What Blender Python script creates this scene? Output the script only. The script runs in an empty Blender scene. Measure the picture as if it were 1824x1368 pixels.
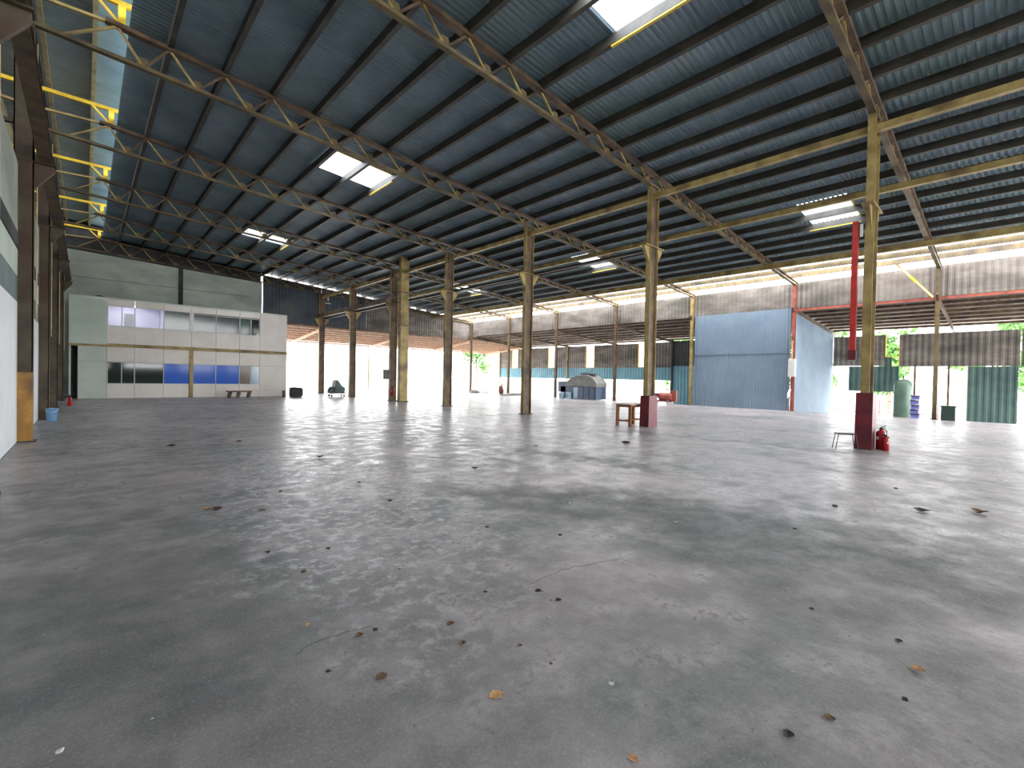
import bpy, bmesh, math, random
from mathutils import Vector, Matrix
random.seed(7)
D = bpy.data
SC = bpy.context.scene
COL = SC.collection

# ------------------------------------------------------------------ camera
F_PX, YAW, PITCH, ROLL, EYE = 821.05, 0.74691994, 0.01319447, 0.01915470, 1.5778
cy, sy = math.cos(YAW), math.sin(YAW)
fwd = Vector((sy * math.cos(PITCH), cy * math.cos(PITCH), -math.sin(PITCH)))
rgt = Vector((cy, -sy, 0.0))
upv = rgt.cross(fwd)
c_, s_ = math.cos(ROLL), math.sin(ROLL)
r2, u2 = c_ * rgt + s_ * upv, -s_ * rgt + c_ * upv
cam_d = D.cameras.new('camera')
cam = D.objects.new('camera', cam_d)
COL.objects.link(cam)
cam.matrix_world = Matrix(((r2.x, u2.x, -fwd.x, 0), (r2.y, u2.y, -fwd.y, 0), (r2.z, u2.z, -fwd.z, EYE), (0, 0, 0, 1)))
cam_d.sensor_fit = 'HORIZONTAL'
cam_d.sensor_width = 36.0
cam_d.lens = F_PX / 1824.0 * 36.0
cam_d.clip_start, cam_d.clip_end = 0.05, 600
SC.camera = cam

# ------------------------------------------------------------------ sky and exposure
SKY = 9.0
w = D.worlds.new('overcast_sky'); SC.world = w; w.use_nodes = True
bgn = w.node_tree.nodes['Background']
bgn.inputs[0].default_value = (0.97, 0.985, 1.0, 1)
bgn.inputs[1].default_value = SKY
SC.view_settings.view_transform = 'Standard'
SC.view_settings.look = 'None'
SC.view_settings.exposure = 0.65
SC.view_settings.gamma = 1.0
SC.view_settings.use_curve_mapping = False
SC.cycles.max_bounces = 10
SC.cycles.diffuse_bounces = 6
SC.cycles.transparent_max_bounces = 12
SC.cycles.sample_clamp_indirect = 12.0

# ------------------------------------------------------------------ materials
def srgb(r, g, b):
    f = lambda v: (v / 255 / 12.92) if v / 255 <= 0.04045 else ((v / 255 + 0.055) / 1.055) ** 2.4
    return (f(r), f(g), f(b), 1)

def mat(name, c1, c2=None, scale=3.0, rough=0.6, metal=0.0, bump=0.0, detail=5.0, lo=0.35, hi=0.65, stretch=None, c3=None, spec=0.5):
    m = D.materials.new(name); m.use_nodes = True
    nt = m.node_tree; N = nt.nodes; L = nt.links
    b = N['Principled BSDF']
    b.inputs['Roughness'].default_value = rough
    b.inputs['Metallic'].default_value = metal
    b.inputs['Specular IOR Level'].default_value = spec
    if c2 is None:
        c2 = tuple(v * 0.75 for v in c1[:3]) + (1,)
    tc = N.new('ShaderNodeTexCoord'); src = tc.outputs['Object']
    mp = N.new('ShaderNodeMapping'); L.new(src, mp.inputs[0])
    if stretch: mp.inputs['Scale'].default_value = stretch
    n = N.new('ShaderNodeTexNoise'); n.inputs['Scale'].default_value = scale; n.inputs['Detail'].default_value = detail
    n.inputs['Roughness'].default_value = 0.62
    L.new(mp.outputs[0], n.inputs['Vector'])
    r = N.new('ShaderNodeValToRGB')
    r.color_ramp.elements[0].position = lo; r.color_ramp.elements[0].color = c2
    r.color_ramp.elements[1].position = hi; r.color_ramp.elements[1].color = c1
    L.new(n.outputs['Fac'], r.inputs[0])
    col = r.outputs[0]
    if c3 is not None:                                  # rust or dirt blotches of their own shape
        n2 = N.new('ShaderNodeTexNoise'); n2.inputs['Scale'].default_value = scale * 0.45; n2.inputs['Detail'].default_value = 6
        L.new(mp.outputs[0], n2.inputs['Vector'])
        mr = N.new('ShaderNodeMapRange'); mr.inputs[1].default_value = 0.5; mr.inputs[2].default_value = 0.68
        L.new(n2.outputs['Fac'], mr.inputs[0])
        mx = N.new('ShaderNodeMix'); mx.data_type = 'RGBA'
        L.new(mr.outputs[0], mx.inputs[0]); L.new(col, mx.inputs[6]); mx.inputs[7].default_value = c3
        col = mx.outputs[2]
    L.new(col, b.inputs['Base Color'])
    if bump:
        bp = N.new('ShaderNodeBump'); bp.inputs['Strength'].default_value = bump; bp.inputs['Distance'].default_value = 0.01
        L.new(n.outputs['Fac'], bp.inputs['Height']); L.new(bp.outputs[0], b.inputs['Normal'])
    return m

M = {}
M['mustard'] = mat('old_mustard_paint', srgb(176, 156, 98), srgb(136, 114, 66), 2.5, 0.55, c3=srgb(104, 84, 54))
M['olive'] = mat('grimy_olive_paint', srgb(116, 100, 66), srgb(82, 70, 48), 2.5, 0.6, c3=srgb(62, 52, 40))
M['ochre'] = mat('scuffed_ochre_paint', srgb(182, 136, 58), srgb(140, 98, 44), 3, 0.55, c3=srgb(92, 68, 42))
M['postbrown'] = mat('sooty_olive_brown_paint', srgb(88, 76, 56), srgb(60, 50, 38), 2, 0.65, c3=srgb(74, 50, 36))
M['yellow'] = mat('bright_yellow_paint', srgb(240, 205, 60), srgb(205, 165, 50), 2.5, 0.5)
M['cream'] = mat('cream_painted_steel', srgb(215, 195, 150), srgb(175, 150, 105), 2.5, 0.5)
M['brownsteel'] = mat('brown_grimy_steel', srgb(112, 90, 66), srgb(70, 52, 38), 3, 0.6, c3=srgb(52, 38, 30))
M['darksteel'] = mat('dark_grimy_steel', srgb(82, 76, 66), srgb(48, 44, 40), 3, 0.6)
M['purlin'] = mat('purlin_steel', srgb(70, 66, 58), srgb(44, 42, 38), 2, 0.6)
M['rustred'] = mat('rust_red_primer', srgb(168, 86, 70), srgb(120, 58, 48), 3, 0.6)
M['orangered'] = mat('orange_red_primer', srgb(206, 172, 146), srgb(176, 138, 112), 3, 0.6)
M['maroon'] = mat('maroon_paint', srgb(122, 34, 48), srgb(84, 20, 32), 4, 0.45, c3=srgb(66, 22, 28))
M['red'] = mat('red_paint', srgb(208, 52, 44), srgb(170, 40, 36), 4, 0.4)
M['redgloss'] = mat('red_cylinder_paint', srgb(190, 30, 38), srgb(150, 22, 30), 4, 0.25)
M['roof'] = mat('blue_grey_roof_sheet', srgb(134, 154, 166), srgb(106, 128, 140), 0.7, 0.45, c3=srgb(114, 136, 136))
M['roofleft'] = mat('pale_blue_roof_sheet', srgb(176, 192, 196), srgb(150, 168, 172), 0.8, 0.5)
M['roofback'] = mat('brown_grey_roof_sheet', srgb(150, 128, 112), srgb(124, 104, 90), 0.9, 0.6)
M['roofside'] = mat('dusty_roof_sheet', srgb(112, 100, 93), srgb(84, 74, 70), 0.9, 0.6)
M['band'] = mat('dusty_cladding', srgb(126, 119, 113), srgb(94, 87, 81), 0.8, 0.75, stretch=(1, 1, 2.5), c3=srgb(78, 74, 68))
M['gable'] = mat('slate_blue_cladding', srgb(72, 82, 94), srgb(54, 62, 74), 0.9, 0.7, c3=srgb(92, 94, 94))
M['backwall'] = mat('stained_grey_green_wall', srgb(184, 190, 180), srgb(156, 164, 154), 0.55, 0.85, stretch=(1, 1, 2.2), c3=srgb(138, 146, 136))
M['darkwall'] = mat('dark_grey_wall', srgb(66, 68, 70), srgb(40, 42, 44), 0.7, 0.85)  # plain dark grey; on the upper back wall it stands for shadow
M['bluewall'] = mat('blue_grey_cladding', srgb(120, 138, 154), srgb(106, 124, 142), 0.6, 0.6)
M['tealwall'] = mat('teal_cladding', srgb(104, 150, 164), srgb(86, 130, 146), 0.6, 0.6)
M['greenpanel'] = mat('dark_green_board', srgb(74, 98, 94), srgb(56, 78, 76), 0.8, 0.7)
M['palegreen'] = mat('pale_green_board', srgb(198, 210, 198), srgb(182, 196, 184), 0.8, 0.75)
M['office'] = mat('beige_insulated_panel', srgb(228, 221, 214), srgb(216, 208, 200), 0.8, 0.6)
M['officegreen'] = mat('grey_green_panel', srgb(206, 212, 202), srgb(190, 197, 187), 0.8, 0.7)
M['white'] = mat('white_painted_board', srgb(236, 240, 242), srgb(224, 230, 232), 0.8, 0.5)
M['whitemetal'] = mat('white_enamel', srgb(226, 226, 222), srgb(204, 204, 200), 3, 0.4)
M['tealboard'] = mat('grey_teal_board', srgb(108, 124, 124), srgb(88, 104, 104), 1.5, 0.7)
M['wood'] = mat('raw_brown_wood', srgb(176, 120, 78), srgb(132, 84, 52), 6, 0.65, stretch=(1, 1, 0.15))
M['paletop'] = mat('worn_pale_tabletop', srgb(222, 206, 190), srgb(196, 176, 158), 5, 0.5)
M['black'] = mat('black_rubber', srgb(38, 38, 42), srgb(24, 24, 26), 5, 0.6)
M['tarp'] = mat('grey_tarpaulin', srgb(136, 134, 130), srgb(104, 104, 100), 2, 0.7, bump=0.6)
M['greytarp'] = mat('slate_green_tarpaulin', srgb(96, 112, 112), srgb(70, 84, 86), 3, 0.7, bump=0.6)
M['navy'] = mat('navy_machine_panel', srgb(58, 78, 104), srgb(44, 62, 86), 2, 0.45)
M['paleblue'] = mat('pale_blue_cabinet', srgb(158, 182, 196), srgb(140, 166, 182), 2, 0.5)
M['bucket'] = mat('light_blue_plastic', srgb(120, 170, 205), srgb(100, 150, 190), 2, 0.4)
M['violet'] = mat('violet_blue_plastic', srgb(128, 128, 190), srgb(100, 100, 165), 2, 0.45)
M['tank'] = mat('green_grey_tank_paint', srgb(92, 116, 100), srgb(74, 98, 84), 2, 0.4)
M['bin'] = mat('dark_green_plastic', srgb(44, 66, 58), srgb(32, 50, 44), 2, 0.5)
M['pinkrail'] = mat('faded_red_rail', srgb(214, 120, 120), srgb(190, 96, 96), 3, 0.5)
M['skin_brown'] = mat('brown_sacking', srgb(120, 70, 52), srgb(88, 50, 38), 6, 0.8)
M['ground'] = mat('pale_outdoor_concrete', srgb(214, 212, 206), srgb(196, 194, 188), 0.4, 0.9)
M['leafgreen'] = mat('green_foliage', srgb(88, 134, 56), srgb(62, 108, 40), 1.2, 0.7)  # even green of the leaves themselves
M['bark'] = mat('pale_bark', srgb(122, 104, 84), srgb(92, 78, 62), 6, 0.85)
M['leafbrown'] = mat('dry_brown_leaf', srgb(122, 96, 72), srgb(82, 62, 46), 30, 0.8)
M['leaftan'] = mat('dry_tan_leaf', srgb(206, 164, 118), srgb(172, 126, 84), 30, 0.8)
M['leafdark'] = mat('dark_dead_leaf', srgb(62, 54, 48), srgb(42, 36, 32), 30, 0.8)
M['chip'] = mat('pale_paper_scrap', srgb(214, 212, 206), srgb(190, 188, 182), 20, 0.7)
M['crack'] = mat('dirt_filled_crack', srgb(70, 68, 68), srgb(54, 52, 52), 8, 0.9)
M['lilac'] = mat('lilac_room_wall', srgb(204, 198, 224), srgb(192, 186, 214), 1, 0.8)
M['greyroom'] = mat('grey_room_wall', srgb(120, 122, 124), srgb(96, 98, 100), 1, 0.8)

def glass(name, tint, rough=0.05, transp=0.0, darkness=None):
    m = D.materials.new(name); m.use_nodes = True
    nt = m.node_tree; N = nt.nodes; L = nt.links
    b = N['Principled BSDF']
    b.inputs['Base Color'].default_value = tint
    b.inputs['Roughness'].default_value = rough
    b.inputs['IOR'].default_value = 1.55
    b.inputs['Specular IOR Level'].default_value = 0.5
    if transp:
        t = N.new('ShaderNodeBsdfTransparent'); t.inputs[0].default_value = (0.9, 0.92, 0.94, 1)
        mx = N.new('ShaderNodeMixShader'); mx.inputs[0].default_value = transp
        L.new(b.outputs[0], mx.inputs[1]); L.new(t.outputs[0], mx.inputs[2])
        L.new(mx.outputs[0], N['Material Output'].inputs[0])
    return m
M['glassclear'] = glass('clear_window_glass', srgb(90, 92, 96), 0.06, 0.8)
M['glassgrey'] = glass('grey_reflecting_glass', srgb(84, 88, 90), 0.08, 0.25)
M['glassdark'] = glass('dark_window_glass', srgb(30, 42, 40), 0.06)
M['glassblue'] = glass('blue_film_glass', srgb(34, 92, 196), 0.1)
M['glassgreen'] = glass('green_dark_glass', srgb(62, 84, 76), 0.08)
M['glasspale'] = glass('pale_blue_glass', srgb(130, 156, 176), 0.1)
M['glassbrown'] = glass('brownish_glass', srgb(116, 100, 88), 0.1)

def translucent(name, col, tr):
    m = D.materials.new(name); m.use_nodes = True
    nt = m.node_tree; N = nt.nodes; L = nt.links
    N.remove(N['Principled BSDF'])
    a = N.new('ShaderNodeBsdfTranslucent'); a.inputs[0].default_value = col
    t = N.new('ShaderNodeBsdfTransparent'); t.inputs[0].default_value = col
    mx = N.new('ShaderNodeMixShader'); mx.inputs[0].default_value = tr
    L.new(a.outputs[0], mx.inputs[1]); L.new(t.outputs[0], mx.inputs[2])
    L.new(mx.outputs[0], N['Material Output'].inputs[0])
    return m
M['skylight'] = translucent('clear_fibreglass_sheet', (0.9, 0.94, 1, 1), 0.45)

def emit(name, col, s):
    m = D.materials.new(name); m.use_nodes = True
    nt = m.node_tree; N = nt.nodes
    b = N['Principled BSDF']; b.inputs['Emission Color'].default_value = col; b.inputs['Emission Strength'].default_value = s
    return m
M['lamp'] = emit('lamp_tube', (1, 0.97, 1, 1), 30)

# concrete floor: large stains, mottling, pale speckles, uneven polish
def floor_material():
    m = D.materials.new('stained_concrete'); m.use_nodes = True
    nt = m.node_tree; N = nt.nodes; L = nt.links
    b = N['Principled BSDF']
    tc = N.new('ShaderNodeTexCoord')
    def noise(scale, detail=6, rough=0.6, off=(0, 0, 0)):
        mp = N.new('ShaderNodeMapping'); mp.inputs['Location'].default_value = off
        L.new(tc.outputs['Object'], mp.inputs[0])
        n = N.new('ShaderNodeTexNoise'); n.inputs['Scale'].default_value = scale; n.inputs['Detail'].default_value = detail
        n.inputs['Roughness'].default_value = rough
        L.new(mp.outputs[0], n.inputs['Vector'])
        return n.outputs['Fac']
    def mrange(v, a, b_, c=0.0, d=1.0):
        r = N.new('ShaderNodeMapRange'); r.inputs[1].default_value = a; r.inputs[2].default_value = b_
        r.inputs[3].default_value = c; r.inputs[4].default_value = d
        L.new(v, r.inputs[0]); return r.outputs[0]
    def math_(op, a, b_):
        r = N.new('ShaderNodeMath'); r.operation = op
        for i, v in enumerate((a, b_)):
            if isinstance(v, (int, float)): r.inputs[i].default_value = v
            else: L.new(v, r.inputs[i])
        return r.outputs[0]
    def mixc(f, a, b_):
        r = N.new('ShaderNodeMix'); r.data_type = 'RGBA'
        L.new(f, r.inputs[0])
        for i, v in ((6, a), (7, b_)):
            if isinstance(v, tuple): r.inputs[i].default_value = v
            else: L.new(v, r.inputs[i])
        return r.outputs[2]
    n1 = noise(0.35, 8); n2 = noise(2.6, 8, 0.65, (4, 7, 0)); n3 = noise(14, 4, 0.7); n4 = noise(90, 3, 0.7)
    col = mixc(mrange(n1, 0.38, 0.62), srgb(116, 119, 118), srgb(176, 164, 165))
    col = mixc(mrange(n2, 0.45, 0.66, 0, 0.7), col, srgb(192, 183, 184))
    n5 = noise(0.8, 9, 0.7, (6, 2, 4)); col = mixc(mrange(n5, 0.5, 0.68, 0, 0.55), col, srgb(108, 106, 102))
    col = mixc(mrange(noise(1.3, 8, 0.65, (2, 9, 1)), 0.5, 0.7, 0, 0.65), col, srgb(98, 98, 100))
    # stains with a shape of their own, some painting in the dim left foreground
    warp = noise(0.9, 6, 0.65, (11, 3, 0)); warp2 = noise(1.0, 6, 0.65, (1, 17, 5))
    sep = N.new('ShaderNodeSeparateXYZ'); L.new(tc.outputs['Object'], sep.inputs[0])
    X = math_('ADD', sep.outputs[0], math_('MULTIPLY', math_('SUBTRACT', warp, 0.5), 2.4))
    Y = math_('ADD', sep.outputs[1], math_('MULTIPLY', math_('SUBTRACT', warp2, 0.5), 2.4))
    def ell(cx, cy_, ax, ay, rot, amt):
        ca, sa = math.cos(rot), math.sin(rot)
        dx = math_('SUBTRACT', X, cx); dy = math_('SUBTRACT', Y, cy_)
        u = math_('DIVIDE', math_('ADD', math_('MULTIPLY', dx, ca), math_('MULTIPLY', dy, sa)), ax)
        v = math_('DIVIDE', math_('SUBTRACT', math_('MULTIPLY', dy, ca), math_('MULTIPLY', dx, sa)), ay)
        d = math_('ADD', math_('MULTIPLY', u, u), math_('MULTIPLY', v, v))
        return mrange(d, 0.3, 1.6, amt * .95, 0.0)
    dark = srgb(70, 75, 74)
    st = [(5.0, 2.9, 2.6, 0.75, math.radians(118), .75), (5.0, 0.9, 1.8, 0.8, math.radians(115), .75), (7.3, 5.6, 1.9, 0.28, math.radians(100), .6),
          (4.2, 0.7, 0.9, 0.7, 0.3, .5), (0.2, 3.4, 1.5, 1.8, 0.2, .6), (0.4, 5.6, 1.5, 2.2, 0.0, .25), (12.8, 4.2, 3.0, 0.35, math.radians(95), .5),  # the far-left ellipses also paint in the foreground's falloff of light
          (10.5, 1.0, 2.4, 0.5, math.radians(100), .3), (14.5, 1.6, 1.8, 0.5, math.radians(60), .4), (16.5, 6.5, 3.4, 0.4, math.radians(110), .35)]
    tot = None
    for e in st:
        v = ell(*e)
        tot = v if tot is None else math_('MAXIMUM', tot, v)
    col = mixc(tot, col, dark)
    col = mixc(mrange(n3, 0.4, 0.75, 0, 0.22), col, srgb(88, 88, 90))
    col = mixc(mrange(n4, 0.5, 0.75, 0, 0.3), col, srgb(60, 60, 62))
    col = mixc(mrange(noise(60, 3, 0.7, (5, 5, 5)), 0.52, 0.75, 0, 0.25), col, srgb(215, 212, 212))
    pale_speckle = math_('MULTIPLY', ell(2.7, 7.2, 1.3, 4.6, math.radians(-12), 1.25), mrange(noise(7, 8, 0.75, (3, 1, 8)), 0.5, 0.62))
    pale_speckle = math_('MINIMUM', pale_speckle, 0.75)
    col = mixc(pale_speckle, col, srgb(205, 200, 204))  # pale speckles mixed in inside a warped ellipse
    L.new(col, b.inputs['Base Color'])
    ro = math_('ADD', mrange(n2, 0.35, 0.68, 0.46, 0.22), mrange(n3, 0.4, 0.7, 0.08, -0.06))
    ro = math_('ADD', ro, math_('MULTIPLY', tot, 0.14))
    ro = math_('SUBTRACT', ro, math_('MULTIPLY', pale_speckle, 0.1))
    L.new(ro, b.inputs['Roughness'])
    b.inputs['Specular IOR Level'].default_value = 0.45
    bp = N.new('ShaderNodeBump'); bp.inputs['Strength'].default_value = 0.3; bp.inputs['Distance'].default_value = 0.02
    hs = math_('ADD', math_('MULTIPLY', noise(5, 6, 0.6), 0.8), math_('MULTIPLY', n3, 0.35))
    L.new(hs, bp.inputs['Height']); L.new(bp.outputs[0], b.inputs['Normal'])
    return m
M['floor'] = floor_material()

# ------------------------------------------------------------------ helpers
class MB:
    def __init__(s): s.v = []; s.f = []
    def box(s, x0, x1, y0, y1, z0, z1):
        n = len(s.v)
        s.v += [(x, y, z) for z in (z0, z1) for y in (y0, y1) for x in (x0, x1)]
        s.f += [tuple(n + i for i in q) for q in ((0, 2, 3, 1), (4, 5, 7, 6), (0, 1, 5, 4), (2, 6, 7, 3), (0, 4, 6, 2), (1, 3, 7, 5))]
        return s
    def bar(s, a, b, w_, h_, up=(0, 0, 1)):
        a, b = Vector(a), Vector(b); d = (b - a).normalized(); u = Vector(up)
        if abs(d.dot(u)) > 0.98: u = Vector((1, 0, 0))
        sd = d.cross(u).normalized(); u = sd.cross(d).normalized(); n = len(s.v)
        for p in (a, b):
            for i, j in ((-1, -1), (1, -1), (1, 1), (-1, 1)):
                s.v.append(tuple(p + sd * (w_ / 2 * i) + u * (h_ / 2 * j)))
        s.f += [tuple(n + i for i in q) for q in ((0, 1, 2, 3), (7, 6, 5, 4), (0, 4, 5, 1), (1, 5, 6, 2), (2, 6, 7, 3), (3, 7, 4, 0))]
        return s
    def tube(s, pts, r, seg=8, caps=True):
        pts = [Vector(p) for p in pts]; rings = []
        for i, p in enumerate(pts):
            d = (pts[min(i + 1, len(pts) - 1)] - pts[max(i - 1, 0)]).normalized()
            u = Vector((0, 0, 1)) if abs(d.z) < 0.95 else Vector((1, 0, 0))
            a = d.cross(u).normalized(); b = a.cross(d).normalized(); n = len(s.v)
            rr = r[i] if isinstance(r, (list, tuple)) else r
            for k in range(seg):
                t = 2 * math.pi * k / seg
                s.v.append(tuple(p + a * (rr * math.cos(t)) + b * (rr * math.sin(t))))
            rings.append(n)
        for i in range(len(pts) - 1):
            for k in range(seg):
                k2 = (k + 1) % seg
                s.f.append((rings[i] + k, rings[i] + k2, rings[i + 1] + k2, rings[i + 1] + k))
        if caps:
            s.f.append(tuple(rings[0] + k for k in range(seg))[::-1]); s.f.append(tuple(rings[-1] + k for k in range(seg)))
        return s
    def lathe(s, cx, cy_, prof, seg=20):
        rings = []
        for r, z in prof:
            n = len(s.v); rings.append(n)
            for k in range(seg):
                t = 2 * math.pi * k / seg
                s.v.append((cx + r * math.cos(t), cy_ + r * math.sin(t), z))
        for i in range(len(prof) - 1):
            for k in range(seg):
                k2 = (k + 1) % seg
                s.f.append((rings[i] + k, rings[i] + k2, rings[i + 1] + k2, rings[i + 1] + k))
        s.f.append(tuple(rings[0] + k for k in range(seg))[::-1]); s.f.append(tuple(rings[-1] + k for k in range(seg)))
        return s
    def prism(s, pts, axis, a, b):
        """polygon in the plane normal to axis, extruded from a to b"""
        n = len(s.v); m = len(pts)
        for t in (a, b):
            for p, q in pts:
                s.v.append({'x': (t, p, q), 'y': (p, t, q), 'z': (p, q, t)}[axis])
        s.f.append(tuple(n + i for i in range(m))); s.f.append(tuple(n + m + i for i in range(m))[::-1])
        for i in range(m):
            j = (i + 1) % m
            s.f.append((n + i, n + m + i, n + m + j, n + j))
        return s
    def build(s, name, material, parent=None, smooth=False, bevel=0.0):
        me = D.meshes.new(name); me.from_pydata(s.v, [], s.f)
        bm = bmesh.new(); bm.from_mesh(me); bmesh.ops.recalc_face_normals(bm, faces=bm.faces)
        if bevel: bmesh.ops.bevel(bm, geom=list(bm.edges), offset=bevel, segments=2, affect='EDGES', profile=0.6)
        bm.to_mesh(me); bm.free()
        if material is not None: me.materials.append(M[material])
        if smooth: me.polygons.foreach_set('use_smooth', [True] * len(me.polygons))
        o = D.objects.new(name, me); COL.objects.link(o)
        if parent is not None:
            o.parent = parent
            if parent.parent is None:
                o.location = tuple(-v for v in parent.location) if parent.type == 'EMPTY' and not any(parent.rotation_euler) else (0, 0, 0)
        return o

def empty(name, loc, label, cat, group=None):
    o = D.objects.new(name, None); COL.objects.link(o); o.location = loc
    o.empty_display_size = 0.3
    o['label'] = label; o['category'] = cat
    if group: o['group'] = group
    return o
def tag(o, label, cat, group=None):
    o['label'] = label; o['category'] = cat
    if group: o['group'] = group
    return o
def struct(o):
    o['kind'] = 'structure'; return o
def recentre(o):
    """move a mesh object's origin to its base centre"""
    me = o.data; xs = [v.co for v in me.vertices]
    c = Vector(((min(v.x for v in xs) + max(v.x for v in xs)) / 2, (min(v.y for v in xs) + max(v.y for v in xs)) / 2, min(v.z for v in xs)))
    me.transform(Matrix.Translation(-c)); o.location = o.location + c
    return o

K = [2.405 + 6 * i for i in range(7)]           # bay lines (Y)
XR0, XR1, XR2 = -0.98, 14.19, 29.6              # column rows (X)
YN, YF = -12.0, 38.405
roof_z = lambda x: 9.95 - 0.08 * x
bot_z = lambda x: (8.94 - 0.053 * x) if x <= XR1 else (8.188 - 0.066 * (x - XR1))
top_z = lambda x: 9.70 - 0.08 * x
PURL = [1.5 + 1.18 * i for i in range(11)] + [14.4 + 1.1 * i for i in range(14)]

def corr_profile(t0, t1, wl, amp):
    def ht(u):
        u = u % 1.0
        return 0 if u <= .3 else (u - .3) / .2 * amp if u < .5 else amp if u <= .8 else (1 - u) / .2 * amp
    out = [(t0, ht(t0 / wl))]
    for i in range(math.floor(t0 / wl), math.ceil(t1 / wl)):
        for f, h in ((0, 0), (0.3, 0), (0.5, amp), (0.8, amp)):
            t = (i + f) * wl
            if t0 + 1e-4 < t < t1 - 1e-4: out.append((t, h))
    out.append((t1, ht(t1 / wl))); return out

# ------------------------------------------------------------------ floor and ground
fl = struct(MB().box(-16, XR2, YN, 47.5, -1.3, 0.0).build('floor', 'floor'))
for i, pts in enumerate(([(2.49, 2.47), (2.9, 2.48), (3.23, 2.39), (3.48, 2.3), (3.49, 2.06)], [(0.87, 2.7), (1.03, 2.75), (1.34, 2.69)])):
    mb = MB()
    q = []
    for a, b in zip(pts, pts[1:]):
        for k in range(6):
            t = k / 6; q.append((a[0] + (b[0] - a[0]) * t + random.uniform(-.012, .012), a[1] + (b[1] - a[1]) * t + random.uniform(-.012, .012)))
    q.append(pts[-1])
    for a, b in zip(q, q[1:]): mb.bar((a[0], a[1], 0.0), (b[0], b[1], 0.0), 0.0035, 0.001)
    mb.build('crack', 'crack', fl)
for y in (14.65,):
    MB().box(5.8, 29.4, y - 0.012, y + 0.012, -0.001, 0.0015).build('joint', 'crack', fl)
MB().box(-0.8, 29.4, 26.9, 26.92, -0.001, 0.0015).build('joint', 'crack', fl)
struct(MB().box(XR2 + 0.001, 300, -150, 47.5, -1.5, -1.0).build('ground', 'ground'))
struct(MB().box(-200, 300, 47.501, 300, -1.5, -0.02).build('ground', 'ground'))
struct(MB().box(-200, 300, -150, YN - 0.001, -1.5, -0.05).build('ground', 'ground')).location.z = -0.0
# ------------------------------------------------------------------ roof
def sheet_rect(mb, x0, x1, y0, y1, zf, wl=0.15, amp=0.034):
    pr = corr_profile(y0, y1, wl, amp)
    n = len(mb.v)
    for y, h in pr:
        mb.v.append((x0, y, zf(x0) + h)); mb.v.append((x1, y, zf(x1) + h))
    for i in range(len(pr) - 1):
        mb.f.append((n + 2 * i, n + 2 * i + 1, n + 2 * i + 3, n + 2 * i + 2))
SKY1 = [(4.3, 6.1), (16.2, 18.0), (28.2, 29.8)]
SKY2 = [(4.1, 5.7), (15.3, 16.9), (27.1, 28.7)]
RX0, RX1 = 0.74, 27.2
RY0, RY1 = YN, YF + 0.35
S1X, S2X = (PURL[4], PURL[6]), (19.9, 22.1)
mb = MB()
sheet_rect(mb, RX0, S1X[0], RY0, RY1, roof_z)
sheet_rect(mb, S1X[1], S2X[0], RY0, RY1, roof_z)
sheet_rect(mb, S2X[1], 25.3, RY0, RY1, roof_z)
sheet_rect(mb, 25.26, RX1, RY0, RY1, lambda x: roof_z(x) + 0.03, 0.25, 0.04)
for (a, b), gaps in ((S1X, SKY1), (S2X, SKY2)):
    y = RY0
    for g0, g1 in gaps:
        sheet_rect(mb, a, b, y, g0, roof_z); y = g1
    sheet_rect(mb, a, b, y, RY1, roof_z)
ceil = struct(mb.build('ceiling', 'roof'))
for i, x in enumerate(PURL):
    if x > RX1 + 2.4: continue
    z = roof_z(x)
    pm = MB().box(x - 0.04, x + 0.04, RY0, RY1, z - 0.23, z - 0.005)
    pm.box(x - 0.045, x + 0.07, RY0, RY1, z - 0.24, z - 0.225)
    pm.build('purlin', 'purlin' if x < 26 else 'olive', ceil)
places = {0: 'nearest the camera overhead, left half of the roof', 1: 'in the middle of the left roof half', 2: 'farthest, above the office cabin end'}
places2 = {0: 'nearest, beside the red hanging trunking', 1: 'in the middle, above the wooden table bay', 2: 'farthest and smallest, near the far gable'}
for gaps, (a, b), pl, side in ((SKY1, S1X, places, 'large white'), (SKY2, S2X, places2, 'smaller white')):
    for i, (g0, g1) in enumerate(gaps):
        t = empty('roof_skylight', ((a + b) / 2, (g0 + g1) / 2, roof_z((a + b) / 2)), side + ' translucent skylight panel ' + pl[i], 'skylight', 'translucent skylights in the roof')
        mid = (a + b) / 2
        for xa, xb in ((a, mid), (mid, b)):
            m2 = MB(); sheet_rect(m2, xa, xb, g0 - 0.05, g1 + 0.05, lambda x: roof_z(x) + 0.012)
            m2.build('clear_sheet', 'skylight', t)
        MB().bar((a, g0 - .02, roof_z(a) - 0.03), (b, g0 - .02, roof_z(b) - 0.03), 0.04, 0.04).build('edge_strip', 'yellow', t)
        MB().box(b - 0.04, b + 0.03, g0, g1 + 0.1, roof_z(b) - 0.28, roof_z(b) - 0.245).build('edge_strip', 'yellow', t)

# other half of the roof beyond the ridge
mirz = lambda x: 9.95 + 0.08 * (x + 2.1)
mb = MB(); sheet_rect(mb, -16, -2.85, RY0, RY1, mirz, 0.4)
cl = struct(mb.build('ceiling', 'roof'))
for i in range(11):
    x = -3.6 - 1.18 * i; z = mirz(x)
    MB().box(x - 0.035, x + 0.035, RY0, RY1, z - 0.19, z - 0.005).build('purlin', 'purlin', cl)
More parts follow.
